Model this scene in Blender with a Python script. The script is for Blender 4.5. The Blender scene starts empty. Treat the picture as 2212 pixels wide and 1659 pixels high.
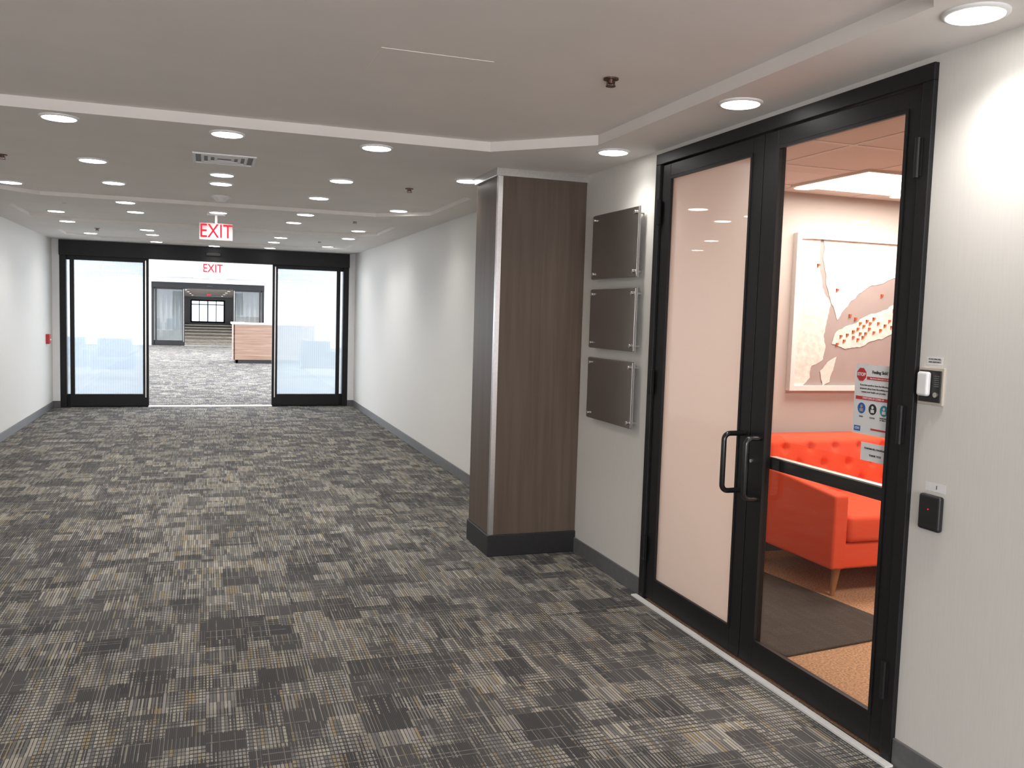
import bpy, bmesh, math, random
from mathutils import Matrix, Vector
from mathutils.geometry import tessellate_polygon
random.seed(4)
C=bpy.context.scene.collection
sc=bpy.context.scene
try:
    sc.view_settings.view_transform='Standard'; sc.view_settings.look='None'
except Exception as e: print(e)

# ---------------- materials ----------------
def new_mat(name):
    m=bpy.data.materials.new(name); m.use_nodes=True
    nt=m.node_tree; nt.nodes.clear()
    out=nt.nodes.new('ShaderNodeOutputMaterial')
    return m,nt,out
def pbr(name,col,rough=.5,metal=0,emit=None,es=0,noise=0,nscale=40,bump=0,coat=0,spec=.5):
    m,nt,out=new_mat(name)
    p=nt.nodes.new('ShaderNodeBsdfPrincipled')
    p.inputs['Base Color'].default_value=(*col,1); p.inputs['Roughness'].default_value=rough
    p.inputs['Metallic'].default_value=metal; p.inputs['Coat Weight'].default_value=coat
    p.inputs['Specular IOR Level'].default_value=spec
    if emit: p.inputs['Emission Color'].default_value=(*emit,1); p.inputs['Emission Strength'].default_value=es
    if noise or bump:
        tc=nt.nodes.new('ShaderNodeTexCoord'); n=nt.nodes.new('ShaderNodeTexNoise'); n.inputs['Scale'].default_value=nscale; n.inputs['Detail'].default_value=4
        nt.links.new(tc.outputs['Object'],n.inputs['Vector'])
        if noise:
            r=nt.nodes.new('ShaderNodeValToRGB')
            r.color_ramp.elements[0].position=.3; r.color_ramp.elements[1].position=.7
            r.color_ramp.elements[0].color=(*[c*(1-noise) for c in col],1); r.color_ramp.elements[1].color=(*[min(1,c*(1+noise)) for c in col],1)
            nt.links.new(n.outputs['Fac'],r.inputs['Fac']); nt.links.new(r.outputs[0],p.inputs['Base Color'])
        if bump:
            b=nt.nodes.new('ShaderNodeBump'); b.inputs['Strength'].default_value=bump; b.inputs['Distance'].default_value=.002
            nt.links.new(n.outputs['Fac'],b.inputs['Height']); nt.links.new(b.outputs[0],p.inputs['Normal'])
    nt.links.new(p.outputs[0],out.inputs[0])
    return m
def emis(name,col,s,mis=False):
    m,nt,out=new_mat(name); e=nt.nodes.new('ShaderNodeEmission'); e.inputs[0].default_value=(*col,1); e.inputs[1].default_value=s
    nt.links.new(e.outputs[0],out.inputs[0])
    try: m.cycles.emission_sampling='AUTO' if mis else 'NONE'
    except Exception: pass
    return m
def wood(name,c1,c2,axis='z',rough=.35,scale=1.0,spec=.5):
    m,nt,out=new_mat(name); p=nt.nodes.new('ShaderNodeBsdfPrincipled')
    tc=nt.nodes.new('ShaderNodeTexCoord'); mp=nt.nodes.new('ShaderNodeMapping')
    mp.inputs['Scale'].default_value={'z':(28*scale,28*scale,1.2*scale),'x':(1.2*scale,28*scale,28*scale),'y':(28*scale,1.2*scale,28*scale)}[axis]
    n=nt.nodes.new('ShaderNodeTexNoise'); n.inputs['Scale'].default_value=1.5; n.inputs['Detail'].default_value=6; n.inputs['Distortion'].default_value=.6
    r=nt.nodes.new('ShaderNodeValToRGB'); r.color_ramp.elements[0].position=.32; r.color_ramp.elements[1].position=.72
    r.color_ramp.elements[0].color=(*c1,1); r.color_ramp.elements[1].color=(*c2,1)
    nt.links.new(tc.outputs['Object'],mp.inputs[0]); nt.links.new(mp.outputs[0],n.inputs['Vector']); nt.links.new(n.outputs['Fac'],r.inputs[0]); nt.links.new(r.outputs[0],p.inputs['Base Color'])
    p.inputs['Roughness'].default_value=rough; p.inputs['Specular IOR Level'].default_value=spec
    nt.links.new(p.outputs[0],out.inputs[0]); return m
def schlick(nt,gain):
    lw=nt.nodes.new('ShaderNodeLayerWeight'); lw.inputs['Blend'].default_value=.5
    pw=nt.nodes.new('ShaderNodeMath'); pw.operation='POWER'; pw.inputs[1].default_value=5
    ml=nt.nodes.new('ShaderNodeMath'); ml.operation='MULTIPLY_ADD'; ml.inputs[1].default_value=.96*gain; ml.inputs[2].default_value=.04*gain; ml.use_clamp=True
    nt.links.new(lw.outputs['Facing'],pw.inputs[0]); nt.links.new(pw.outputs[0],ml.inputs[0]); return ml.outputs[0]
def thin_glass(name,tint=(1,1,1),gain=1.6):
    m,nt,out=new_mat(name)
    t=nt.nodes.new('ShaderNodeBsdfTransparent'); t.inputs[0].default_value=(*tint,1)
    g=nt.nodes.new('ShaderNodeBsdfGlossy'); g.inputs['Roughness'].default_value=0.0
    mx=nt.nodes.new('ShaderNodeMixShader')
    nt.links.new(schlick(nt,gain),mx.inputs[0]); nt.links.new(t.outputs[0],mx.inputs[1]); nt.links.new(g.outputs[0],mx.inputs[2]); nt.links.new(mx.outputs[0],out.inputs[0]); return m
def frosted(name,col,transl=.5,transp=0.0,gain=1.0,streak=False,tint=None):
    m,nt,out=new_mat(name)
    d=nt.nodes.new('ShaderNodeBsdfDiffuse'); d.inputs[0].default_value=(*col,1)
    tl=nt.nodes.new('ShaderNodeBsdfTranslucent'); tl.inputs[0].default_value=(*col,1)
    m1=nt.nodes.new('ShaderNodeMixShader'); m1.inputs[0].default_value=transl
    nt.links.new(d.outputs[0],m1.inputs[1]); nt.links.new(tl.outputs[0],m1.inputs[2])
    tr=nt.nodes.new('ShaderNodeBsdfTransparent'); m2=nt.nodes.new('ShaderNodeMixShader'); m2.inputs[0].default_value=transp
    tr.inputs[0].default_value=(*(tint or [1,1,1]),1)
    nt.links.new(m1.outputs[0],m2.inputs[1]); nt.links.new(tr.outputs[0],m2.inputs[2])
    if streak:
        tc=nt.nodes.new('ShaderNodeTexCoord'); w=nt.nodes.new('ShaderNodeTexWave'); w.inputs['Scale'].default_value=9; w.bands_direction='X'
        r=nt.nodes.new('ShaderNodeMapRange'); r.inputs[1].default_value=0; r.inputs[2].default_value=1; r.inputs[3].default_value=transp-.05; r.inputs[4].default_value=transp+.06
        nt.links.new(tc.outputs['Object'],w.inputs['Vector']); nt.links.new(w.outputs['Fac'],r.inputs[0]); nt.links.new(r.outputs[0],m2.inputs[0])
    g=nt.nodes.new('ShaderNodeBsdfGlossy'); g.inputs['Roughness'].default_value=0.01
    m3=nt.nodes.new('ShaderNodeMixShader')
    nt.links.new(schlick(nt,gain),m3.inputs[0]); nt.links.new(m2.outputs[0],m3.inputs[1]); nt.links.new(g.outputs[0],m3.inputs[2]); nt.links.new(m3.outputs[0],out.inputs[0]); return m

def carpet_mat():
    m,nt,out=new_mat('patchwork_carpet')
    N=nt.nodes; Lk=nt.links
    p=N.new('ShaderNodeBsdfPrincipled'); p.inputs['Roughness'].default_value=.95; p.inputs['Specular IOR Level'].default_value=.15
    tc=N.new('ShaderNodeTexCoord'); sx=N.new('ShaderNodeSeparateXYZ'); Lk.new(tc.outputs['Object'],sx.inputs[0])
    def M(op,a,b=None,c=None,clamp=False):
        n=N.new('ShaderNodeMath'); n.operation=op; n.use_clamp=clamp
        for i,v in enumerate((a,b,c)):
            if v is None: continue
            if isinstance(v,(int,float)): n.inputs[i].default_value=v
            else: Lk.new(v,n.inputs[i])
        return n.outputs[0]
    def WN(a,b,c=0.0):
        cb=N.new('ShaderNodeCombineXYZ')
        for i,v in enumerate((a,b,c)):
            if isinstance(v,(int,float)): cb.inputs[i].default_value=v
            else: Lk.new(v,cb.inputs[i])
        w=N.new('ShaderNodeTexWhiteNoise'); w.noise_dimensions='3D'; Lk.new(cb.outputs[0],w.inputs['Vector']); return w.outputs['Value']
    X,Y=sx.outputs[0],sx.outputs[1]
    def cell(sx_,sy_,ox,oy,seed,byrow=True):
        if byrow:
            row=M('FLOOR',M('DIVIDE',M('ADD',Y,oy),sy_)); sh=WN(row,seed,3.3)
            col=M('FLOOR',M('ADD',M('DIVIDE',M('ADD',X,ox),sx_),sh))
        else:
            col=M('FLOOR',M('DIVIDE',M('ADD',X,ox),sx_)); sh=WN(col,seed,3.3)
            row=M('FLOOR',M('ADD',M('DIVIDE',M('ADD',Y,oy),sy_),sh))
        return WN(col,row,seed)
    a=cell(.145,.165,.0,.0,1.,False); b=cell(.19,.18,.05,.03,2.); c=cell(.16,.22,.03,.07,3.,False); d=cell(.075,.10,.01,.02,4.)
    sel=M('GREATER_THAN',c,.5)
    v=M('ADD',M('MULTIPLY',a,sel),M('MULTIPLY',b,M('SUBTRACT',1.,sel)))
    v=M('ADD',M('MULTIPLY',v,.72),M('MULTIPLY',d,.28))
    PIT=.0138
    rp=M('FLOOR',M('DIVIDE',X,PIT)); ribf=M('FRACT',M('DIVIDE',X,PIT))
    RW=.028
    rowid=M('FLOOR',M('DIVIDE',Y,RW)); rowf=M('FRACT',M('DIVIDE',Y,RW))
    wn=WN(rp,M('FLOOR',M('DIVIDE',Y,.14)),5.)
    wid=M('MULTIPLY',M('SUBTRACT',M('ADD',v,M('MULTIPLY',M('SUBTRACT',wn,.5),.4)),.26),.95)
    wid=M('MAXIMUM',M('MINIMUM',wid,.39),M('MULTIPLY',M('GREATER_THAN',wn,.4),.11))
    body=M('LESS_THAN',M('ABSOLUTE',M('SUBTRACT',ribf,.5)),wid)
    gapw=M('ADD',.15,M('MULTIPLY',M('GREATER_THAN',d,.5),.12))
    gap=M('MULTIPLY',M('LESS_THAN',rowf,gapw),M('GREATER_THAN',a,.40))
    rowmask=M('SUBTRACT',1.0,gap)
    weft=M('MULTIPLY',M('LESS_THAN',WN(rowid,M('FLOOR',M('DIVIDE',X,.19)),7.),.22),M('LESS_THAN',M('ABSOLUTE',M('SUBTRACT',rowf,.6)),.10))
    mask=M('MULTIPLY',body,rowmask)
    mask=M('MAXIMUM',M('MULTIPLY',mask,M('ADD',.36,M('MULTIPLY',v,.68))),M('MULTIPLY',weft,.45),clamp=True)
    f2=M('FRACT',M('DIVIDE',X,.0069)); fine=M('MULTIPLY',M('LESS_THAN',f2,.4),.45)
    cr=N.new('ShaderNodeValToRGB'); cr.color_ramp.interpolation='CONSTANT'
    E=cr.color_ramp.elements; E[0].position=0; E[0].color=(.33,.30,.245,1); E[1].position=.25; E[1].color=(.41,.38,.315,1)
    for pos,col in ((.45,(.24,.228,.21,1)),(.60,(.32,.25,.14,1)),(.70,(.35,.335,.315,1)),(.87,(.18,.175,.17,1))):
        e=E.new(pos); e.color=col
    Lk.new(WN(rp,M('FLOOR',M('DIVIDE',Y,.14)),11.),cr.inputs[0])
    dk=N.new('ShaderNodeValToRGB'); dk.color_ramp.elements[0].color=(.047,.047,.050,1); dk.color_ramp.elements[1].color=(.110,.106,.103,1)
    Lk.new(M('ADD',M('MULTIPLY',c,.5),fine),dk.inputs[0])
    mx=N.new('ShaderNodeMix'); mx.data_type='RGBA'; Lk.new(mask,mx.inputs[0]); Lk.new(dk.outputs[0],mx.inputs[6]); Lk.new(cr.outputs[0],mx.inputs[7])
    nz=N.new('ShaderNodeTexNoise'); nz.inputs['Scale'].default_value=260; Lk.new(tc.outputs['Object'],nz.inputs['Vector'])
    mm=N.new('ShaderNodeMix'); mm.data_type='RGBA'; mm.blend_type='MULTIPLY'; mm.inputs[0].default_value=.4
    Lk.new(mx.outputs[2],mm.inputs[6]); Lk.new(nz.outputs['Fac'],mm.inputs[7])
    hs=N.new('ShaderNodeHueSaturation'); hs.inputs['Saturation'].default_value=.88; hs.inputs['Value'].default_value=1.28; Lk.new(mm.outputs[2],hs.inputs['Color'])
    Lk.new(hs.outputs[0],p.inputs['Base Color'])
    bp=N.new('ShaderNodeBump'); bp.inputs['Strength'].default_value=.3; bp.inputs['Distance'].default_value=.002
    Lk.new(M('ADD',mask,M('MULTIPLY',nz.outputs['Fac'],.6)),bp.inputs['Height']); Lk.new(bp.outputs[0],p.inputs['Normal'])
    Lk.new(p.outputs[0],out.inputs[0]); return m

def wall_mat():
    m,nt,out=new_mat('vinyl_wallcovering'); N=nt.nodes; L=nt.links
    p=N.new('ShaderNodeBsdfPrincipled'); p.inputs['Roughness'].default_value=.6; p.inputs['Specular IOR Level'].default_value=.3
    tc=N.new('ShaderNodeTexCoord'); mp=N.new('ShaderNodeMapping'); mp.inputs['Scale'].default_value=(260,260,9)
    n=N.new('ShaderNodeTexNoise'); n.inputs['Scale'].default_value=1; n.inputs['Detail'].default_value=3
    r=N.new('ShaderNodeValToRGB'); r.color_ramp.elements[0].color=(.675,.66,.625,1); r.color_ramp.elements[1].color=(.745,.73,.695,1)
    L.new(tc.outputs['Object'],mp.inputs[0]); L.new(mp.outputs[0],n.inputs['Vector']); L.new(n.outputs['Fac'],r.inputs[0]); L.new(r.outputs[0],p.inputs['Base Color']); L.new(p.outputs[0],out.inputs[0]); return m

M_carpet=carpet_mat(); M_wall=wall_mat()
M_ceil=pbr('ceiling_paint',(.82,.785,.755),.8,noise=.02,nscale=3)
M_white=pbr('white_paint',(.88,.89,.91),.7,noise=.02,nscale=4)
M_black=pbr('black_anodised',(.011,.011,.012),.45,noise=.2,nscale=60,spec=.3)
M_base=pbr('grey_vinyl_base',(.13,.13,.135),.5,noise=.1,nscale=30)
M_blackbase=pbr('black_vinyl_base',(.018,.018,.02),.4,noise=.15,nscale=30)
M_wood=wood('walnut_laminate',(.092,.066,.050),(.128,.094,.072),rough=.45,spec=.4,scale=.6)
M_deskwood=wood('desk_laminate',(.20,.12,.085),(.33,.22,.16),axis='x',scale=.6)
M_legwood=wood('leg_wood',(.30,.13,.05),(.45,.22,.09))
M_steel=pbr('satin_steel',(.70,.69,.68),.3,1,noise=.05,nscale=80)
M_plaque=pbr('dark_brushed_metal',(.44,.415,.40),.28,1,noise=.04,nscale=6)
M_plaqueedge=pbr('clear_acrylic_edge',(.45,.45,.45),.25,.6)
M_lens=emis('lamp_lens',(1,.97,.93),14)
M_ring=pbr('white_trim_ring',(.85,.85,.85),.5,noise=.02)
M_glass=thin_glass('clear_glass',(.97,.98,.975),1.6)
M_leafglass=thin_glass('leaf_glass',(.95,.98,.99),1.6)
M_film=frosted('frosted_film',(.88,.80,.73),.45,0.0,1.5)
M_frost=frosted('frosted_glass',(.40,.44,.465),.8,.22,.8,streak=True,tint=(.92,.96,1.0))
M_red=emis('exit_red',(1,.03,.06),1.3)
M_exitplate=pbr('exit_plate',(.62,.52,.52),.4,emit=(1,.6,.6),es=.08)
M_fabric=pbr('orange_red_fabric',(.82,.092,.030),.85,noise=.12,nscale=500,bump=.3)
M_roomwall=pbr('blush_wall_paint',(.55,.48,.44),.75,noise=.02,nscale=5)
M_roomceil=pbr('acoustic_tile',(.74,.67,.61),.9,noise=.04,nscale=200)
M_grid=pbr('ceiling_grid',(.70,.63,.57),.6,noise=.02)
M_tan=pbr('tan_loop_carpet',(.46,.27,.15),.95,noise=.45,nscale=90,bump=.5)
M_mat=pbr('dark_entrance_mat',(.06,.048,.038),.95,noise=.4,nscale=160,bump=.6)
M_panel=emis('troffer_lens',(1,.93,.86),6)
M_maplow=pbr('map_water',(.40,.33,.31),.6,noise=.04,nscale=8)
M_mapland=pbr('map_land',(.82,.75,.69),.6,noise=.16,nscale=24)
M_frameW=pbr('white_picture_frame',(.88,.86,.84),.4,noise=.02)
M_paper=pbr('paper',(.80,.80,.80),.6,noise=.02)
M_ink=pbr('dark_ink',(.03,.03,.035),.7,noise=.02)
M_inkred=pbr('red_ink',(.55,.04,.04),.6,noise=.02)
M_inkblue=pbr('blue_ink',(.03,.12,.38),.6,noise=.02)
M_inkteal=pbr('teal_ink',(.03,.28,.36),.6,noise=.02)
M_ceram=pbr('white_plastic',(.82,.82,.82),.35,noise=.02)
M_blackpl=pbr('black_plastic',(.015,.015,.016),.35,noise=.1)
M_led=emis('red_led',(1,.02,.02),1.5)
M_firered=pbr('fire_red',(.55,.03,.03),.4,noise=.05)
M_thr=pbr('white_strip',(.80,.79,.77),.5,noise=.05)
M_brass=pbr('sprinkler_metal',(.20,.13,.11),.4,1,noise=.1)
M_lobbyfill=emis('lobby_fill_glow',(.86,.92,1),3)  # glow for the panes added at the lobby sides
M_blue=pbr('blue_upholstery',(.10,.18,.30),.8,noise=.1,nscale=100)
M_cwall=pbr('grey_corridor_paint',(.70,.67,.64),.7,noise=.03,nscale=5)

# ---------------- builders ----------------
def box(bm,x0,x1,y0,y1,z0,z1):
    r=bmesh.ops.create_cube(bm,size=1); vs=r['verts']
    bmesh.ops.scale(bm,vec=(abs(x1-x0),abs(y1-y0),abs(z1-z0)),verts=vs)
    bmesh.ops.translate(bm,vec=((x0+x1)/2,(y0+y1)/2,(z0+z1)/2),verts=vs); return vs
def cyl(bm,p,axis,r,h,seg=24,r2=None):
    c=bmesh.ops.create_cone(bm,cap_ends=True,segments=seg,radius1=r,radius2=r if r2 is None else r2,depth=h); vs=c['verts']
    if axis=='x': bmesh.ops.rotate(bm,matrix=Matrix.Rotation(math.pi/2,3,'Y'),verts=vs)
    if axis=='y': bmesh.ops.rotate(bm,matrix=Matrix.Rotation(-math.pi/2,3,'X'),verts=vs)
    bmesh.ops.translate(bm,vec=p,verts=vs); return vs
def fin(name,bm,mat,parent=None,bevel=0,seg=2,smooth=False,recenter=False):
    bmesh.ops.recalc_face_normals(bm,faces=bm.faces)
    me=bpy.data.meshes.new(name); bm.to_mesh(me); bm.free()
    for mt in (mat if isinstance(mat,(list,tuple)) else [mat]): me.materials.append(mt)
    o=bpy.data.objects.new(name,me); C.objects.link(o)
    if smooth:
        for f in me.polygons: f.use_smooth=True
    if recenter:
        xs=[v.co for v in me.vertices]
        c=Vector(((min(v.x for v in xs)+max(v.x for v in xs))/2,(min(v.y for v in xs)+max(v.y for v in xs))/2,min(v.z for v in xs)))
        me.transform(Matrix.Translation(-c)); o.location=c
    if bevel:
        b=o.modifiers.new('bevel','BEVEL'); b.width=bevel; b.segments=seg; b.limit_method='ANGLE'
    if parent is not None: setp(o,parent)
    return o
WM={}
def setp(o,parent):
    o.parent=parent
    if parent.name in WM: o.matrix_parent_inverse=Matrix.Translation(-WM[parent.name])
def empty(name,loc,**kw):
    e=bpy.data.objects.new(name,None); e.empty_display_size=.1; e.location=loc; C.objects.link(e); WM[e.name]=Vector(loc)
    for k,v in kw.items(): e[k]=v
    return e
def boxes(name,bl,mat,parent=None,**k):
    bm=bmesh.new()
    for b in bl: box(bm,*b)
    return fin(name,bm,mat,parent,**k)
def pane(name,axis,pos,a,b,z0,z1,mat,parent=None):
    bm=bmesh.new()
    P=[(pos,a,z0),(pos,b,z0),(pos,b,z1),(pos,a,z1)] if axis=='x' else [(a,pos,z0),(b,pos,z0),(b,pos,z1),(a,pos,z1)]
    bm.faces.new([bm.verts.new(p) for p in P]); return fin(name,bm,mat,parent)
def struct(o): o['kind']='structure'; return o
def thing(o,label,cat,group=None):
    o['label']=label; o['category']=cat
    if group: o['group']=group
    return o
def tube(name,pts,r,mat,parent=None,res=6):
    cu=bpy.data.curves.new(name,'CURVE'); cu.dimensions='3D'; cu.bevel_depth=r; cu.bevel_resolution=res; cu.use_fill_caps=True
    s=cu.splines.new('POLY'); s.points.add(len(pts)-1)
    for i,p in enumerate(pts): s.points[i].co=(*p,1)
    t=bpy.data.objects.new('t',cu); C.objects.link(t); bpy.context.view_layer.update()
    me=bpy.data.meshes.new_from_object(t.evaluated_get(bpy.context.evaluated_depsgraph_get())); bpy.data.objects.remove(t)
    me.materials.clear(); me.materials.append(mat)
    for f in me.polygons: f.use_smooth=True
    o=bpy.data.objects.new(name,me); C.objects.link(o)
    if parent is not None: setp(o,parent)
    return o
def text(name,s,size,origin,right,up,mat,parent=None,align='CENTER',depth=.0005,xs=1.0,bold=0):
    cu=bpy.data.curves.new(name,'FONT'); cu.body=s; cu.size=size; cu.align_x=align; cu.align_y='CENTER'; cu.extrude=depth; cu.offset=bold
    t=bpy.data.objects.new('t',cu); C.objects.link(t); bpy.context.view_layer.update()
    me=bpy.data.meshes.new_from_object(t.evaluated_get(bpy.context.evaluated_depsgraph_get())); bpy.data.objects.remove(t)
    R=Vector(right).normalized(); U=Vector(up).normalized(); Nn=R.cross(U)
    mt=Matrix((( R.x*xs,U.x,Nn.x,origin[0]),(R.y*xs,U.y,Nn.y,origin[1]),(R.z*xs,U.z,Nn.z,origin[2]),(0,0,0,1)))
    me.transform(mt); me.materials.clear(); me.materials.append(mat)
    o=bpy.data.objects.new(name,me); C.objects.link(o)
    if parent is not None: setp(o,parent)
    return o

# ---------------- camera ----------------
yaw,pitch,roll,fl=0.3357,0.0775,0.0304,1894.67
fwd=Vector((math.sin(yaw)*math.cos(pitch),math.cos(yaw)*math.cos(pitch),-math.sin(pitch)))
r0=Vector((math.cos(yaw),-math.sin(yaw),0)); d0=fwd.cross(r0)
rr=math.cos(roll)*r0-math.sin(roll)*d0; dd=fwd.cross(rr)
cam=bpy.data.cameras.new('camera'); cam.sensor_width=36; cam.sensor_fit='HORIZONTAL'; cam.lens=fl/2212*36; cam.clip_end=300; cam.clip_start=.05
co=bpy.data.objects.new('camera',cam); C.objects.link(co)
co.matrix_world=Matrix(((rr.x,-dd.x,-fwd.x,0),(rr.y,-dd.y,-fwd.y,0),(rr.z,-dd.z,-fwd.z,1.6),(0,0,0,1)))
sc.camera=co

# ---------------- shell ----------------
XL,XR,XD,YF,ZS=-2.21,2.335,2.39,14.88,2.546
T=.15
struct(boxes('floor',[(XL-T,XD,-4,YF+.06,-.1,0)],M_carpet))
struct(boxes('floor',[(-7.2,7.2,YF+.06,38.1,-.1,0)],M_carpet))
struct(boxes('floor',[(-2.4,2.5,38.1,92,-.1,0)],M_carpet))
struct(boxes('wall_left',[(XL-T,XL,-4,YF,0,2.75)],M_wall))
struct(boxes('wall_back',[(XL-T,XD+T,-4-T,-4,0,.4),(XL-T,XD+T,-4-T,-4,2.4,2.75),(XL-T,-1.9,-4-T,-4,.4,2.4),(2.1,XD+T,-4-T,-4,.4,2.4)],M_wall))
struct(boxes('rear_fill_pane',[(-1.9,2.1,-4.1,-4.08,.4,2.4)],emis('rear_fill_glow',(.95,.93,.95),4)))  # unseen glowing pane added behind the camera as fill
struct(boxes('wall_right',[(XD,XD+T,-4,2.464,0,2.75),(XD,XD+T,4.458,5.93,0,2.75),(XD,XD+T,2.464,4.458,2.52,2.75)],M_wall))
struct(boxes('wall_right',[(XR,XR+.2,5.93,YF,0,2.75)],M_wall))
struct(boxes('wall_front',[(-7.2,-2.11,YF-.06,YF+.12,0,2.9),(2.234,7.2,YF-.06,YF+.12,0,2.9),(-2.11,2.234,YF-.06,YF+.12,2.538,2.9)],M_white))
BH=.1
struct(boxes('baseboard_left',[(XL,XL+.012,-4,YF-.06,0,BH)],M_base,bevel=.003))
struct(boxes('baseboard_right',[(XR-.012,XR,5.93,YF-.06,0,BH)],M_base,bevel=.003))
struct(boxes('baseboard_right',[(XD-.012,XD,4.458,5.45,0,BH)],M_base,bevel=.003))
struct(boxes('baseboard_right',[(XD-.012,XD,-4,2.464,0,BH)],M_base,bevel=.003))
struct(boxes('baseboard_front',[(XL+.012,-2.11,YF-.072,YF-.06,0,BH),(2.234,XR-.012,YF-.072,YF-.06,0,BH)],M_base))

def ceiling():
    bm=bmesh.new()
    x0,x1=XL-T,XD+T
    trays=[(-1.9,2.02,1.65,4.95,.47,.055),(-1.86,2.04,6.55,8.85,.45,.035),(-1.86,2.0,9.45,11.4,.4,.035),(-1.86,2.0,12.5,14.1,.4,.03)]
    cuts=[-4.1]; 
    for i in range(len(trays)-1): cuts.append((trays[i][3]+trays[i+1][2])/2)
    cuts.append(YF)
    for i,(a,b,c,d,ch,h) in enumerate(trays):
        ya,yb=cuts[i],cuts[i+1]
        V=lambda x,y,z=ZS: bm.verts.new((x,y,z))
        octp=[(a+ch,c),(b-ch,c),(b,c+ch),(b,d-ch),(b-ch,d),(a+ch,d),(a,d-ch),(a,c+ch)]
        o=[V(*p) for p in octp]; t=[V(p[0],p[1],ZS+h) for p in octp]
        ou=[V(a+ch,ya),V(b-ch,ya),V(x1,c+ch),V(x1,d-ch),V(b-ch,yb),V(a+ch,yb),V(x0,d-ch),V(x0,c+ch)]
        cr=[V(x1,ya),V(x1,yb),V(x0,yb),V(x0,ya)]
        f=bm.faces.new
        f((ou[0],ou[1],o[1],o[0])); f((ou[1],cr[0],ou[2],o[2],o[1])); f((ou[2],ou[3],o[3],o[2])); f((ou[3],cr[1],ou[4],o[4],o[3]))
        f((ou[4],ou[5],o[5],o[4])); f((ou[5],cr[2],ou[6],o[6],o[5])); f((ou[6],ou[7],o[7],o[6])); f((ou[7],cr[3],ou[0],o[0],o[7]))
        for k in range(8): f((o[k],o[(k+1)%8],t[(k+1)%8],t[k]))
        f(t)
    bmesh.ops.remove_doubles(bm,verts=bm.verts,dist=1e-4)
    box(bm,x0,x1,-4.1,YF,2.68,2.75)
    return struct(fin('ceiling',bm,M_ceil)),trays
_,TR=ceiling()
def zceil(x,y):
    for a,b,c,d,ch,h in TR:
        if a<x<b and c<y<d and (min(x-a,b-x)+min(y-c,d-y))>ch: return ZS+h
    return ZS
thing(boxes('access_panel',[(.62,1.07,3.4,3.75,ZS+.055-.002,ZS+.055)],M_ceil,recenter=True),"flush painted access panel in the recessed ceiling","ceiling panel")

# column
e=empty('column',(2.06,5.69,0)); thing(e,"square dark walnut laminate column with steel edge trims and black base","column")
CX,CY,CY2=1.771,5.45,5.93
boxes('cladding',[(CX,XD,CY,CY2,.14,2.50)],M_wood,e,bevel=.002)
boxes('base',[(CX-.014,XD-.0,CY-.014,CY2,0,.145)],M_blackbase,e,bevel=.004)
boxes('corner_trim',[(CX-.004,CX+.028,CY-.004,CY+.01,.145,2.50),(CX-.004,CX+.01,CY,CY+.028,.145,2.50)],M_steel,e,bevel=.001)
boxes('crown_trim',[(CX-.02,XD,CY-.02,CY2,2.495,ZS)],M_steel,e,bevel=.003)

# ---------------- downlights ----------------
bm=bmesh.new()
prof=[(.095,0),(.095,-.006),(.082,-.010),(.078,-.004),(.078,0.0)]
n=40; rings=[[bm.verts.new((r*math.cos(2*math.pi*k/n),r*math.sin(2*math.pi*k/n),z)) for k in range(n)] for r,z in prof]
for i in range(len(rings)-1):
    for k in range(n): bm.faces.new((rings[i][k],rings[i][(k+1)%n],rings[i+1][(k+1)%n],rings[i+1][k]))
base_dl=fin('downlight',bm,M_ring,smooth=True)
bm=bmesh.new(); cyl(bm,(0,0,-.0055),'z',.080,.011,40); lens=fin('lens',bm,M_lens); lens.parent=base_dl
cols={.10:[5.13,6.95,7.45,9.37,9.65,14.5],-.72:[5.1,6.5,7.88,8.97,10.2,12.08,13.25,14.22],.92:[5.13,6.54,7.92,9.02,10.3,12.12,13.42,14.3],
 -1.54:[6.06,8.33,10.65,11.45,13.6],1.74:[6.06,8.46,10.85,11.65,13.75],2.17:[.9,2.11,3.34,4.6],-2.05:[.9,2.11,3.34]}  # outermost left column and nearest outer right lamp: unseen, added for light
first=True; ldat={}
def spot(par,x,y,z,en,col=(1,.96,.915),size=140):
    key=(en,col)
    if key not in ldat:
        l=bpy.data.lights.new('downlight_lamp','SPOT'); l.energy=en; l.color=col; l.spot_size=math.radians(size); l.spot_blend=1; l.shadow_soft_size=.07; ldat[key]=l
    o=bpy.data.objects.new('downlight_lamp',ldat[key]); C.objects.link(o); o.parent=par; o.location=(0,0,-.018)
def place_dl(x,y,z,en,grp):
    global first
    if first: d,l=base_dl,lens; first=False
    else:
        d=base_dl.copy(); C.objects.link(d); l=lens.copy(); C.objects.link(l); l.parent=d
    d.location=(x,y,z); thing(d,"round recessed ceiling downlight with white trim ring, lit","ceiling light",grp)
    if en: spot(d,x,y,z,en)
for x,ys in cols.items():
    for y in ys:
        en=39 if y<8 else 36
        if abs(x)>1.9: en=48 if abs(y-2.11)<.1 else 24
        place_dl(x,y,zceil(x,y),en,"recessed corridor downlights")
place_dl(0.1,-.8,ZS,100,"recessed corridor downlights"); place_dl(-1.2,-1.5,ZS,85,"recessed corridor downlights"); place_dl(0.1,1.0,ZS,100,"recessed corridor downlights")  # unseen downlights added overhead and behind the camera for light
for y in (40,44,49,55,62,70,80):
    for x in (-1.2,1.2): place_dl(x,y,2.546,600,"downlights of the farther corridor")

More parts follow.
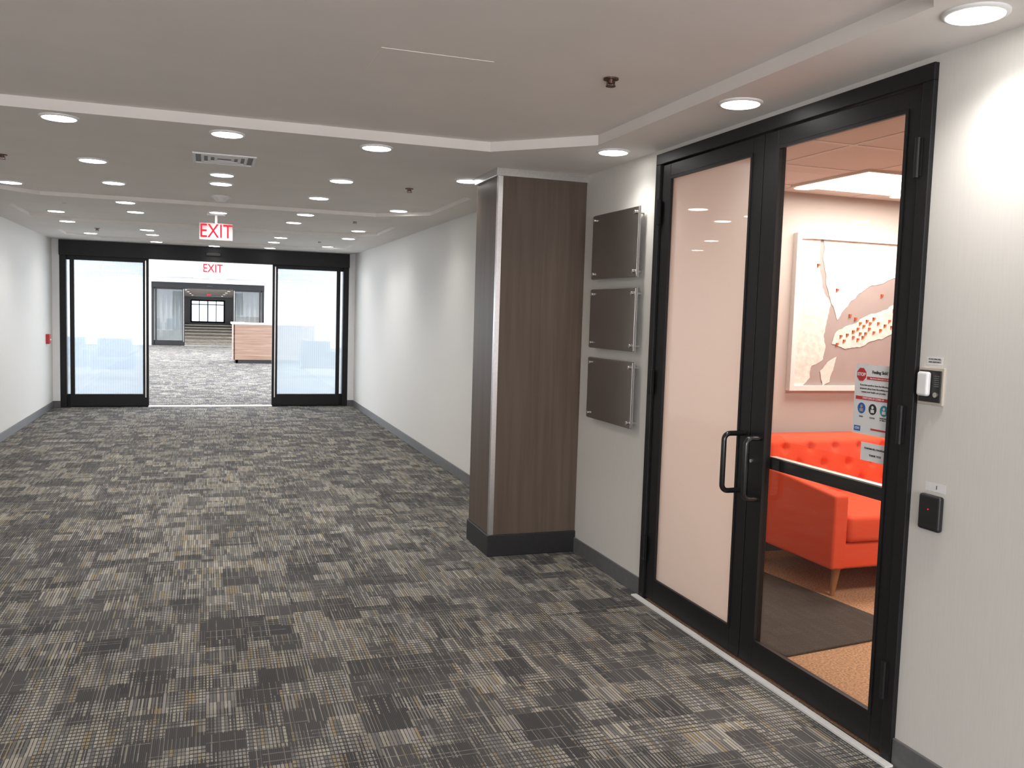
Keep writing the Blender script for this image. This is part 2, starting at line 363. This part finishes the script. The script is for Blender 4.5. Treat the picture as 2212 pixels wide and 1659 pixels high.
def sprinkler():
    bm=bmesh.new(); cyl(bm,(0,0,-.002),'z',.032,.008,24); cyl(bm,(0,0,-.013),'z',.012,.018,12)
    box(bm,-.018,-.014,-.004,.004,-.031,-.012); box(bm,.014,.018,-.004,.004,-.031,-.012); box(bm,-.018,.018,-.004,.004,-.018,-.012); 
    cyl(bm,(0,0,-.032),'z',.021,.003,16)
    return fin('sprinkler_head',bm,M_brass)
s0=sprinkler(); fs=True
for x,y in [(1.59,3.42),(1.51,6.94),(1.51,9.66),(1.49,12.68),(-1.30,9.47),(-1.32,12.33),(-1.31,6.82)]:
    s=s0 if fs else s0.copy()
    if not fs: C.objects.link(s)
    fs=False; s.location=(x,y,zceil(x,y)); thing(s,"small bronze fire sprinkler head on the ceiling","sprinkler","ceiling sprinkler heads")
bm=bmesh.new(); cyl(bm,(0,0,-.01),'z',.08,.02,32); cyl(bm,(0,0,-.035),'z',.035,.03,32,.065)
o=fin('smoke_detector',bm,M_ceram,smooth=False,bevel=.003); o.location=(.11,8.3,zceil(.11,8.3)); thing(o,"round white smoke detector on the ceiling","smoke detector")
e=empty('air_vent',(.1,6.0,ZS)); thing(e,"square slotted white air diffuser set in the ceiling","air vent")
bl=[]
for s,zz in ((.19,.0),(.14,.004),(.10,.008),(.06,.012)):
    w=.018
    z0,z1=ZS-.012+zz*.3,ZS-.002+zz*.1
    bl+=[(.1-s,.1+s,6-s,6-s+w,z0,z1),(.1-s,.1+s,6+s-w,6+s,z0,z1),(.1-s,.1-s+w,6-s+w,6+s-w,z0,z1),(.1+s-w,.1+s,6-s+w,6+s-w,z0,z1)]
boxes('louvre',bl,M_ring,e)
boxes('duct_opening',[(.1-.185,.1+.185,6-.185,6+.185,ZS-.0035,ZS+.0)],M_blackbase,e)

def exit_sign(x,y,zt,zb,w,zc):
    e=empty('exit_sign',(x,y,zb)); thing(e,"illuminated exit sign with red letters hanging from the ceiling","exit sign")
    boxes('panel',[(x-w/2,x+w/2,y-.01,y+.01,zb,zt)],M_exitplate,e,bevel=.003)
    boxes('mount',[(x-.09,x+.09,y-.025,y+.025,zc-.025,zc),(x-.012,x+.012,y-.012,y+.012,zt,zc-.02)],M_ring,e)
    text('lettering','EXIT',(zt-zb)*1.15,(x,y-.0115,(zt+zb)/2),(1,0,0),(0,0,1),M_red,e,xs=.80,bold=.0005)
exit_sign(.085,9.85,2.475,2.30,.335,zceil(.08,9.85))
exit_sign(.10,18.5,2.45,2.25,.31,2.7)
exit_sign(.10,60,2.42,2.27,.27,2.546)

e=empty('fire_alarm_pull',(XL,14.3,.99)); thing(e,"small red fire alarm pull station on white wall","fire alarm")
boxes('body',[(XL-.004,XL+.05,14.24,14.36,.99,1.13)],M_firered,e,bevel=.006)
boxes('pull_handle',[(XL+.05,XL+.06,14.26,14.34,1.04,1.06)],M_ceram,e,bevel=.002)

# ---------------- sliding glass doors ----------------
def sliding(nm,Y,x0=-2.11,x1=2.234,top=2.538):
    e=empty(nm,((x0+x1)/2,Y,0)); struct(e)
    oa,ob=-.87,1.01
    boxes('header',[(x0,x1,Y-.12,Y+.06,2.31,top)],M_black,e,bevel=.004)
    boxes('jamb',[(x0,x0+.09,Y-.06,Y+.06,0,2.31)],M_black,e,bevel=.003)
    boxes('jamb',[(x1-.09,x1,Y-.06,Y+.06,0,2.31)],M_black,e,bevel=.003)
    boxes('threshold',[(oa,ob,Y-.1,Y+.06,0,.012)],M_steel,e)
    for a,b,lead in ((x0+.09,oa,1),(ob,x1-.09,-1)):
        st=.06
        f=boxes('fixed_panel',[(a,b,Y+.0,Y+.05,0,.2),(a,b,Y,Y+.05,2.25,2.31),(b-st,b,Y,Y+.05,.2,2.25) if lead>0 else (a,a+st,Y,Y+.05,.2,2.25),],M_black,e,bevel=.002)
        pane('glass','y',Y+.024,a,b,.2,2.25,M_frost,f)
        if lead>0: la,lb=a+.05,b+.01
        else: la,lb=a-.01,b-.05
        sa,sb=(.06,.085) if lead>0 else (.085,.06)
        l=boxes('sliding_leaf',[(la,lb,Y-.06,Y-.015,.02,.2),(la,lb,Y-.06,Y-.015,2.25,2.31),(la,la+sa,Y-.06,Y-.015,.2,2.25),(lb-sb,lb,Y-.06,Y-.015,.2,2.25)],M_black,e,bevel=.002)
        pane('glass','y',Y-.037,la+sa,lb-sb,.2,2.25,M_leafglass,l)
        hx=lb-.045 if lead>0 else la+.045
        boxes('stile_highlight',[(hx-.008,hx+.008,Y-.064,Y-.058,.15,2.28)],M_steel,l)  # bright strip shaped in as the highlight line down the stile
    boxes('motion_sensor',[(-.02,.2,Y-.15,Y-.12,2.40,2.45)],M_blackpl,e,bevel=.004)
sliding('door_2',YF)
sliding('door_3',38.0)

# ---------------- lobby ----------------
struct(boxes('ceiling',[(-7.2,7.2,YF+.12,38.0,2.7,2.8)],M_white))
struct(boxes('wall_left',[(-7.2,-7.05,YF+.12,38,0,.5),(-7.2,-7.05,YF+.12,38,2.4,2.7),(-7.2,-7.05,YF+.12,17,0.5,2.4),(-7.2,-7.05,36,38,.5,2.4)],M_white))
struct(boxes('wall_right',[(7.05,7.2,YF+.12,38,0,.5),(7.05,7.2,YF+.12,38,2.4,2.7),(7.05,7.2,YF+.12,17,0.5,2.4),(7.05,7.2,36,38,.5,2.4)],M_white))
struct(boxes('lobby_fill_left',[(-7.14,-7.12,17,36,.5,2.4)],M_lobbyfill))  # unseen glowing pane added to brighten the lobby
struct(boxes('lobby_fill_right',[(7.12,7.14,17,36,.5,2.4)],M_lobbyfill))  # matching unseen pane added on the other lobby side
struct(boxes('wall_front',[(-7.2,-2.11,37.94,38.1,0,2.8),(2.234,7.2,37.94,38.1,0,2.8),(-2.11,2.234,37.94,38.1,2.538,2.8)],M_white))
def area(name,loc,rot,sx,sy,en,col=(1,1,1)):
    l=bpy.data.lights.new(name,'AREA'); l.shape='RECTANGLE'; l.size=sx; l.size_y=sy; l.energy=en; l.color=col
    o=bpy.data.objects.new(name,l); C.objects.link(o); o.location=loc; o.rotation_euler=rot; return o
area('lobby_fill_light',(-6.9,26,1.4),(0,-math.pi/2-.25,0),1.8,19,2100,(.88,.93,1))  # added fill light, tilted up to brighten the lobby ceiling
area('lobby_fill_light',(6.9,26,1.4),(0,math.pi/2+.25,0),1.8,19,2100,(.88,.93,1))  # same added fill from the opposite side
area('rear_fill_light',(.1,-3.9,1.4),(math.pi/2,0,0),3.8,1.9,135,(.99,.96,1))  # fill light added behind the camera for ceiling and tray fascia
tr=[]
for i,y in enumerate((17.5,22,27,32,36)):
    for x in (-3,0.1,3.2):
        tr.append((x,y))
t0=None
for x,y in tr:
    if t0 is None:
        bm=bmesh.new(); box(bm,-.6,.6,-.3,.3,-.01,0); t0=fin('ceiling_light_panel',bm,M_panel,bevel=.003); t=t0
    else: t=t0.copy(); C.objects.link(t)
    t.location=(x,y,2.7); thing(t,"flat white rectangular light panel in lobby ceiling, lit","ceiling light","lobby ceiling light panels")
area('lobby_light',(0,20,2.66),(0,0,0),8,7,300,(.97,.96,1)); area('lobby_light',(0,31,2.66),(0,0,0),8,10,620,(.95,.95,1))
e=empty('reception_desk',(1.7,26.9,0)); thing(e,"wood laminate reception desk with white counter and dark plinth","reception desk")
boxes('front_panel',[(.72,3.0,26.4,26.45,.1,1.12),(.70,.75,26.4,27.6,.1,1.12)],M_deskwood,e,bevel=.004)
boxes('plinth',[(.75,2.95,26.45,26.52,0,.1),(.78,.84,26.45,27.5,0,.1)],M_blackbase,e)
boxes('counter_top',[(.66,3.04,26.36,26.75,1.12,1.17),(.66,1.05,26.75,27.64,1.12,1.17)],M_frameW,e,bevel=.006)
boxes('worktop',[(.75,3.0,26.45,27.2,.72,.76)],M_frameW,e)
def chair(x,y,mat,lab):
    e=empty('lounge_chair',(x,y,0)); thing(e,lab,"lounge chair")
    boxes('seat',[(x-.35,x+.35,y-.35,y+.35,.22,.46)],mat,e,bevel=.04,seg=3)
    boxes('backrest',[(x-.35,x+.35,y+.25,y+.4,.40,.85)],mat,e,bevel=.04,seg=3)
    boxes('armrest',[(x-.42,x-.33,y-.35,y+.38,.2,.62)],mat,e,bevel=.03,seg=3)
    boxes('armrest',[(x+.33,x+.42,y-.35,y+.38,.2,.62)],mat,e,bevel=.03,seg=3)
    for sx in (-.33,.33):
        for sy in (-.3,.32):
            bm=bmesh.new(); cyl(bm,(x+sx,y+sy,.1),'z',.012,.22,12,.02); fin('leg',bm,M_steel,e)
chair(-1.9,20.6,M_blue,"low blue upholstered lounge chair in bright lobby")
chair(-2.9,21.2,M_blue,"low blue upholstered lounge chair in bright lobby")
chair(2.5,21.4,M_blackpl,"low dark upholstered lounge chair in bright lobby")

struct(boxes('wall_left',[(-2.4,-2.25,38.1,92,0,2.6)],M_cwall))
struct(boxes('wall_right',[(2.4,2.5,38.1,92,0,2.6)],M_cwall))
struct(boxes('ceiling',[(-2.4,2.5,38.1,92,2.546,2.65)],M_white))
struct(boxes('wall_front',[(-2.4,-1.55,91.8,92,0,2.6),(1.65,2.5,91.8,92,0,2.6),(-1.55,1.65,91.8,92,2.25,2.6)],M_cwall))
e=empty('door_4',(.05,91.8,0)); struct(e)
boxes('frame',[(-1.55,-1.42,91.7,91.8,0,2.25),(1.52,1.65,91.7,91.8,0,2.25),(-1.55,1.65,91.7,91.8,2.12,2.25),(.0,.1,91.7,91.8,0,2.2),(-.77,-.70,91.7,91.8,0,2.2),(.80,.87,91.7,91.8,0,2.2),(-1.55,1.65,91.7,91.8,0,.15),(-1.55,1.65,91.7,91.8,1.75,1.83)],M_black,e)
pane('glass','y',91.82,-1.5,1.6,.05,2.2,emis('daylight_outside',(.80,.88,1),2.0),e)

# ---------------- double glass door ----------------
e=empty('door_1',(XD,3.46,0)); struct(e)
J0,J1,JT=2.464,4.458,2.52
boxes('frame',[(XD-.02,XD+.12,J1-.05,J1,0,JT-.06),(XD-.02,XD+.12,J0,J0+.05,0,JT-.06),(XD-.02,XD+.12,J0,J1,JT-.06,JT)],M_black,e,bevel=.003)
def leaf(a,b,ga,gb,gm,nm):
    z0,z1,gz0,gz1=.015,2.455,.13,2.385
    X0,X1=XD-.005,XD+.04
    l=boxes('door_leaf',[(X0,X1,a,ga,z0,z1),(X0,X1,gb,b,z0,z1),(X0,X1,ga,gb,z0,gz0),(X0,X1,ga,gb,gz1,z1)],M_black,e,bevel=.003)
    boxes('glazing_bead',[(X0-.004,X0+.01,ga,ga+.014,gz0+.014,gz1-.014),(X0-.004,X0+.01,gb-.014,gb,gz0+.014,gz1-.014),(X0-.004,X0+.01,ga,gb,gz0,gz0+.014),(X0-.004,X0+.01,ga,gb,gz1-.014,gz1)],M_black,l)
    g=pane('glass','x',XD+.014,ga,gb,gz0,gz1,gm,l); g['label']=nm
    return l
LL=leaf(3.465,4.405,3.545,4.315,M_film,"frosted film glass")
RL=leaf(2.517,3.458,2.585,3.355,M_glass,"clear glass")
for l,yh in ((LL,4.407),(RL,2.515)):
    for z in (.3,1.25,2.2):
        bm=bmesh.new(); cyl(bm,(XD-.022,yh,z),'z',.011,.14,16); box(bm,XD-.024,XD-.016,yh-.02,yh+.02,z-.065,z+.065); fin('hinge',bm,M_black,l)
M_pull=pbr('gloss_black',(.014,.014,.015),.18,noise=.1,spec=.6)
def pull(par,y,pr,z0,z1):
    pts=[(XD,y,z0)]
    R=.03
    for k in range(7):
        t=math.pi/2*k/6; pts.append((XD-pr+R-R*math.sin(t),y,z0+R-R*math.cos(t)))
    for k in range(7):
        t=math.pi/2*k/6; pts.append((XD-pr+R-R*math.cos(t),y,z1-R+R*math.sin(t)))
    pts.append((XD,y,z1))
    tube('pull_handle',pts,.0125,M_pull,par)
pull(LL,3.50,.115,.815,1.085); pull(RL,3.368,.085,.80,1.08)
bm=bmesh.new(); cyl(bm,(XD-.008,3.43,.965),'x',.008,.012,20); fin('lock_cylinder',bm,M_steel,RL)
pb=boxes('push_bar',[(XD+.045,XD+.085,2.56,3.38,.936,.988)],M_black,RL,bevel=.004)
boxes('bar_highlight',[(XD+.047,XD+.083,2.57,3.37,.988,.994)],M_steel,pb)  # bright strip put in as the highlight along the bar top
struct(boxes('trim_1',[(XD-.055,XD-.02,J0-.02,J1+.02,0,.008)],M_thr))

def wallrect(name,y0,y1,z0,z1,x,mat,par): return boxes(name,[(x-.0006,x,y0,y1,z0,z1)],mat,par)
XG=XD+.012
e=empty('notice_poster',(XG,2.69,1.19)); thing(e,"white paper health notice with red stop sign taped to glass","poster")
a,b,zb,zt=2.59,2.80,1.185,1.455
wallrect('paper',a,b,zb,zt,XG,M_paper,e)
RV,UV=(0,-1,0),(0,0,1)
bm=bmesh.new(); vs=cyl(bm,(0,0,0),'x',.027,.0006,8); bmesh.ops.rotate(bm,matrix=Matrix.Rotation(math.pi/8,3,'X'),verts=vs); bmesh.ops.translate(bm,vec=(XG-.001,2.765,1.415),verts=vs); fin('stop_symbol',bm,M_inkred,e)
text('lettering','STOP',.018,(XG-.0016,2.765,1.415),RV,UV,M_paper,e,bold=.0005)
text('lettering','Feeling Sick?',.0165,(XG-.001,2.667,1.427),RV,UV,M_ink,e,bold=.0004)
wallrect('banner',2.60,2.735,1.397,1.409,XG-.0007,M_inkred,e)
text('lettering','Stay home when you are sick',.0085,(XG-.0015,2.667,1.403),RV,UV,M_paper,e)
for i,s in enumerate(['If you feel unwell or have the following','symptoms please leave the building and','contact your health care provider.']):
    text('lettering',s,.0095,(XG-.001,2.695,1.375-.013*i),RV,UV,M_ink,e)
wallrect('banner',2.60,2.79,1.318,1.331,XG-.0007,M_inkred,e)
text('lettering','SYMPTOMS OF COVID-19',.010,(XG-.0015,2.695,1.3245),RV,UV,M_paper,e)
for yy,mm,s in ((2.755,M_inkblue,'FEVER'),(2.695,M_ink,'COUGH'),(2.635,M_inkteal,'SHORTNESS\nOF BREATH')):
    bm=bmesh.new(); cyl(bm,(XG-.001,yy,1.285),'x',.021,.0006,28); fin('round_icon',bm,mm,e)
    bm=bmesh.new(); cyl(bm,(XG-.0018,yy,1.292),'x',.006,.0006,14); box(bm,XG-.002,XG-.0014,yy-.009,yy+.009,1.272,1.284); fin('icon_figure',bm,M_maplow if yy>2.7 else M_paper,e)
    text('lettering',s,.0075,(XG-.001,yy,1.252),RV,UV,M_ink,e)
wallrect('emblem',2.755,2.79,1.195,1.215,XG-.0007,M_inkblue,e)
text('lettering','CDC',.012,(XG-.0015,2.772,1.205),RV,UV,M_paper,e,bold=.0003)
wallrect('banner',2.60,2.70,1.205,1.212,XG-.0007,M_inkred,e)
e=empty('paper_note',(XG,2.67,1.09)); thing(e,"small white paper note taped to door glass","note")
wallrect('paper',2.59,2.745,1.085,1.155,XG,M_paper,e)
text('lettering','PLEASE RING BELL FOR ENTRANCE',.0088,(XG-.001,2.667,1.133),RV,UV,M_ink,e,bold=.0002,xs=.85)
text('lettering','THANK YOU!',.0105,(XG-.001,2.667,1.108),RV,UV,M_ink,e,bold=.0002)

e=empty('doorbell',(XD,2.405,1.34)); thing(e,"white wireless doorbell on black and beige wall plate","doorbell")
boxes('wall_plate',[(XD-.008,XD+.003,2.345,2.455,1.335,1.465)],pbr('beige_plate',(.55,.50,.42),.5,noise=.03),e,bevel=.002)
boxes('speaker_plate',[(XD-.014,XD-.008,2.352,2.448,1.345,1.455)],M_blackpl,e,bevel=.002)
boxes('bell_body',[(XD-.035,XD-.014,2.39,2.44,1.365,1.45)],M_ceram,e,bevel=.009,seg=4)
bm=bmesh.new(); cyl(bm,(XD-.017,2.367,1.372),'x',.009,.008,16); fin('push_button',bm,M_steel,e)
bm=bmesh.new()
for i in range(6): box(bm,XD-.0155,XD-.013,2.358,2.378,1.40+i*.007,1.403+i*.007)
fin('speaker_slots',bm,M_base,e)
e=empty('label_strip',(XD,2.395,1.475)); thing(e,"small white printed label stuck on the wall","label")
wallrect('paper',2.36,2.43,1.475,1.502,XD,M_paper,e)
text('lettering','PLEASE RING BELL',.007,(XD-.001,2.395,1.494),RV,UV,M_ink,e); text('lettering','FOR ASSISTANCE',.007,(XD-.001,2.395,1.484),RV,UV,M_ink,e)
e=empty('card_reader',(XD,2.36,.9)); thing(e,"black card access reader with red indicator light","card reader")
boxes('housing',[(XD-.025,XD,2.31,2.405,.9,1.025)],M_blackpl,e,bevel=.01,seg=4)
bm=bmesh.new(); cyl(bm,(XD-.0255,2.357,.975),'x',.0022,.003,12); fin('indicator_light',bm,M_led,e)
e=empty('label_strip',(XD,2.355,1.035)); thing(e,"small white label with number above card reader","label")
wallrect('paper',2.31,2.40,1.035,1.065,XD,M_paper,e)
text('lettering','1',.018,(XD-.001,2.35,1.050),RV,UV,M_ink,e,bold=.0005)

for i,(za,zb2) in enumerate(((1.85,2.25),(1.415,1.782),(.962,1.348))):
    y0,y1=4.585,5.215
    e=empty('sign_plaque',(XD-.03,(y0+y1)/2,za)); thing(e,"blank dark brushed metal wall plaque on steel standoffs","sign plaque","metal wall plaques")
    boxes('plate',[(XD-.052,XD-.042,y0,y1,za,zb2)],M_plaque,e,bevel=.001)
    boxes('backing',[(XD-.042,XD-.038,y0-.004,y1+.004,za-.004,zb2+.004)],M_plaqueedge,e)
    for yy in (y0+.035,y1-.035):
        for zz in (za+.03,zb2-.03):
            bm=bmesh.new(); cyl(bm,(XD-.018,yy,zz),'x',.009,.036,16); cyl(bm,(XD-.058,yy,zz),'x',.011,.010,20); fin('standoff',bm,M_steel,e,bevel=.001)

# ---------------- reception room ----------------
RX1,RY0,RY1,RZ=6.4,1.2,5.15,2.507
X0=XD+T
struct(boxes('floor',[(XD,RX1,RY0,RY1,-.1,0)],M_tan))
struct(boxes('wall_front',[(X0,RX1,RY1,RY1+.1,0,2.75)],M_roomwall))
struct(boxes('wall_back',[(X0,RX1,RY0-.1,RY0,0,2.75)],M_roomwall))
struct(boxes('wall_right',[(RX1,RX1+.1,RY0-.1,RY1+.1,0,2.75)],M_roomwall))
struct(boxes('ceiling',[(X0,RX1,RY0,RY1,RZ,RZ+.1)],M_roomceil))
gl=[]
x=3.06
while x<RX1: gl.append((x-.012,x+.012,RY0,RY1,RZ-.003,RZ)); x+=.61
y=RY1-.25
while y>RY0: gl.append((X0,RX1,y-.012,y+.012,RZ-.0035,RZ)); y-=.61
struct(boxes('trim_2',gl,M_grid))
e=empty('ceiling_light_panel',(4.28,4.55,RZ)); thing(e,"large rectangular recessed light panel in tile ceiling, lit","ceiling light")
boxes('lens',[(3.62,4.88,4.21,4.89,RZ-.012,RZ-.008)],M_panel,e)
boxes('rim',[(3.60,4.9,4.19,4.21,RZ-.014,RZ),(3.60,4.9,4.89,4.91,RZ-.014,RZ),(3.60,3.62,4.21,4.89,RZ-.014,RZ),(4.88,4.9,4.21,4.89,RZ-.014,RZ)],M_grid,e)
area('room_panel_light',(4.26,4.55,RZ-.03),(0,0,0),1.2,.6,26,(1,.88,.79))
area('room_panel_light',(4.0,2.4,RZ-.03),(0,0,0),1.2,.55,52,(1,.88,.79))
struct(boxes('baseboard_front',[(X0,RX1,RY1-.012,RY1,0,.1)],M_base))
bm=bmesh.new(); box(bm,-.45,.45,-.8,.8,0,.012); o=fin('door_mat',bm,M_mat,bevel=.004); o.rotation_euler=(0,0,.12); o.location=(2.98,4.28,0); thing(o,"dark brown ribbed entrance mat on tan carpet","door mat")
e=empty('map_picture',(4.6,RY1,1.14)); thing(e,"large white framed map of coastline with small red markers","picture")
PX0,PX1,PZ0,PZ1=3.825,5.35,1.14,2.23
boxes('frame',[(PX0,PX0+.035,RY1-.045,RY1,PZ0+.035,PZ1-.035),(PX1-.035,PX1,RY1-.045,RY1,PZ0+.035,PZ1-.035),(PX0,PX1,RY1-.045,RY1,PZ0,PZ0+.035),(PX0,PX1,RY1-.045,RY1,PZ1-.035,PZ1)],M_frameW,e)
boxes('map_water',[(PX0+.03,PX1-.03,RY1-.02,RY1-.012,PZ0+.03,PZ1-.03)],M_maplow,e)
def mp(u,v):
    x=PX0+(u-1715+ (v-503)*.053)*.00399
    z=PZ1-(v-503-.073*(u-1715)*(1-(v-503)/340))*.0032
    return x,z
def shoelace(Q): return abs(sum(Q[i][0]*Q[(i+1)%len(Q)][1]-Q[(i+1)%len(Q)][0]*Q[i][1] for i in range(len(Q))))/2
def land(pts,d,mat=M_mapland,jit=.10):
    P=[mp(*p) for p in pts]
    P=[(min(max(x,PX0+.034),PX1-.034),min(max(z,PZ0+.034),PZ1-.034)) for x,z in P]
    onb=lambda p: min(p[0]-PX0,PX1-p[0],p[1]-PZ0,PZ1-p[1])<.036
    def make(jt):
        Q=[]
        def sub(a,b,dep,j):
            if dep==0: return [a]
            L=math.hypot(b[0]-a[0],b[1]-a[1]); m=((a[0]+b[0])/2+random.uniform(-1,1)*L*j,(a[1]+b[1])/2+random.uniform(-1,1)*L*j)
            return sub(a,m,dep-1,j)+sub(m,b,dep-1,j)
        for i in range(len(P)):
            a,b=P[i],P[(i+1)%len(P)]
            if onb(a) and onb(b): Q.append(a)
            else: Q+=sub(a,b,3,jt)
        return Q
    for jt in (jit,jit*.6,jit*.3,0):
        Q=make(jt); T3=tessellate_polygon([[Vector((x,z,0)) for x,z in Q]])
        ar=sum(shoelace([Q[i] for i in t]) for t in T3)
        if T3 and abs(ar-shoelace(Q))<.03*shoelace(Q): break
    else: print('land tess fallback',d)
    yf=RY1-.021-d
    bm=bmesh.new(); vs=[bm.verts.new((x,yf,z)) for x,z in Q]
    for t in T3:
        try: bm.faces.new([vs[i] for i in t])
        except ValueError: pass
    return fin('map_land',bm,mat,e)
land([(1700,490),(1769,490),(1764,560),(1770,620),(1788,655),(1780,690),(1774,720),(1777,750),(1772,775),(1747,790),(1744,815),(1727,835),(1718,850),(1700,860)],.001,jit=.10)
land([(1774,490),(2090,490),(2095,575),(1985,582),(1945,592),(1925,600),(1900,612),(1870,618),(1850,632),(1830,650),(1815,670),(1802,690),(1793,660),(1778,615),(1771,560)],.002,jit=.09)
land([(1790,742),(1800,715),(1830,700),(1860,684),(1890,674),(1930,655),(1990,644),(2060,636),(2000,668),(1960,690),(2010,698),(1950,718),(1900,732),(1860,746),(1820,753)],.003,jit=.08)
land([(1765,800),(1800,770),(1795,790),(1785,825),(1770,835)],.004,jit=.08)
pins=[(1760,575),(1800,628),(1898,640),(1828,683),(1840,690),(1850,700),(1845,712),(1858,706),(1870,712),(1835,718),(1822,725),(1880,690),(1862,722),(1890,700),(1905,705),(1915,695),(1880,720),(1930,690),(1938,700),(1845,735),(1815,738),(1800,745),(1865,695),(1925,672),(1850,722),(1835,730),(1872,700),(1895,715),(1920,708),(1856,730),(1808,728)]
bm=bmesh.new()
for u,v in pins:
    x,z=mp(u,v); box(bm,x-.006,x+.014,RY1-.031,RY1-.026,z+.004,z+.018); box(bm,x-.006,x-.004,RY1-.031,RY1-.020,z-.010,z+.018)
fin('map_markers',bm,pbr('marker_red',(.55,.12,.04),.5,noise=.02),e)

# ---------------- sofa ----------------
SX0,SX1,SY0,SY1=3.43,5.45,4.1,5.02
e=empty('sofa',((SX0+SX1)/2,(SY0+SY1)/2,0)); thing(e,"orange-red tufted fabric sofa with slim arms and wooden legs","sofa")
boxes('base',[(SX0+.02,SX1-.02,SY0+.02,SY1,.18,.33)],M_fabric,e,bevel=.012,seg=3)
def arm(x0,x1):
    bm=bmesh.new(); box(bm,x0,x1,SY0,SY1-.02,.18,.62)
    for v_ in bm.verts:
        if v_.co.z>.5 and v_.co.y>4.5: v_.co.z=.70
    fin('armrest',bm,M_fabric,e,bevel=.018,seg=4)
arm(SX0,SX0+.10); arm(SX1-.10,SX1)
boxes('seat_cushion',[(SX0+.105,(SX0+SX1)/2-.003,SY0-.01,SY1-.2,.335,.495)],M_fabric,e,bevel=.035,seg=4,smooth=True)
boxes('seat_cushion',[((SX0+SX1)/2+.003,SX1-.105,SY0-.01,SY1-.2,.335,.495)],M_fabric,e,bevel=.035,seg=4,smooth=True)
bm=bmesh.new()
nx,nz=150,44; bx0,bx1,bz0,bz1=SX0+.02,SX1-.02,.42,.86
btn=[]
for r_,z in enumerate((.57,.68,.79)):
    xx=bx0+.14+(.1 if r_%2 else 0)
    while xx<bx1-.08: btn.append((xx,z)); xx+=.2
def fy(x,z):
    s=(z-bz0)/(bz1-bz0); y=4.74+.07*s
    d=0
    for bx,bz in btn:
        q=((x-bx)**2+(z-bz)**2)
        if q<.02: d+=.024*math.exp(-q/.0006)
    for bx,bz in btn:
        if abs(x-bx)<.03: d+=.008*math.exp(-((x-bx)/.008)**2)*math.exp(-((z-bz)/.06)**2)
    ez=min(z-bz0,bz1-z); ex=min(x-bx0,bx1-x)
    if ez<.05: d+=.05*(1-ez/.05)**2.5
    if ex<.05: d+=.05*(1-ex/.05)**2.5
    return y+d
F=[[bm.verts.new((bx0+(bx1-bx0)*i/nx,fy(bx0+(bx1-bx0)*i/nx,bz0+(bz1-bz0)*j/nz),bz0+(bz1-bz0)*j/nz)) for j in range(nz+1)] for i in range(nx+1)]
for i in range(nx):
    for j in range(nz): bm.faces.new((F[i][j],F[i+1][j],F[i+1][j+1],F[i][j+1]))
ed=[F[i][0] for i in range(nx+1)]+[F[nx][j] for j in range(1,nz+1)]+[F[i][nz] for i in range(nx-1,-1,-1)]+[F[0][j] for j in range(nz-1,0,-1)]
bk=[bm.verts.new((v.co.x,SY1,v.co.z)) for v in ed]
for k in range(len(ed)): bm.faces.new((ed[k],ed[(k+1)%len(ed)],bk[(k+1)%len(ed)],bk[k]))
bm.faces.new(bk)
fin('backrest',bm,M_fabric,e,smooth=True)
boxes('leg_rail',[(SX0+.08,SX1-.08,SY0+.06,SY0+.1,.165,.19),(SX0+.08,SX1-.08,SY1-.12,SY1-.08,.165,.19)],M_legwood,e,bevel=.003)
for lx in (SX0+.1,SX1-.1):
    for ly in (SY0+.08,SY1-.1):
        bm=bmesh.new(); vs=cyl(bm,(lx,ly,.085),'z',.013,.17,16,.026)
        for v in vs:
            if v.co.z<.05: v.co.x+= -.02 if lx<4 else .02
        fin('leg',bm,M_legwood,e,smooth=False)

w=bpy.data.worlds.new('world'); sc.world=w; w.use_nodes=True
w.node_tree.nodes['Background'].inputs[0].default_value=(.9,.95,1,1); w.node_tree.nodes['Background'].inputs[1].default_value=.4
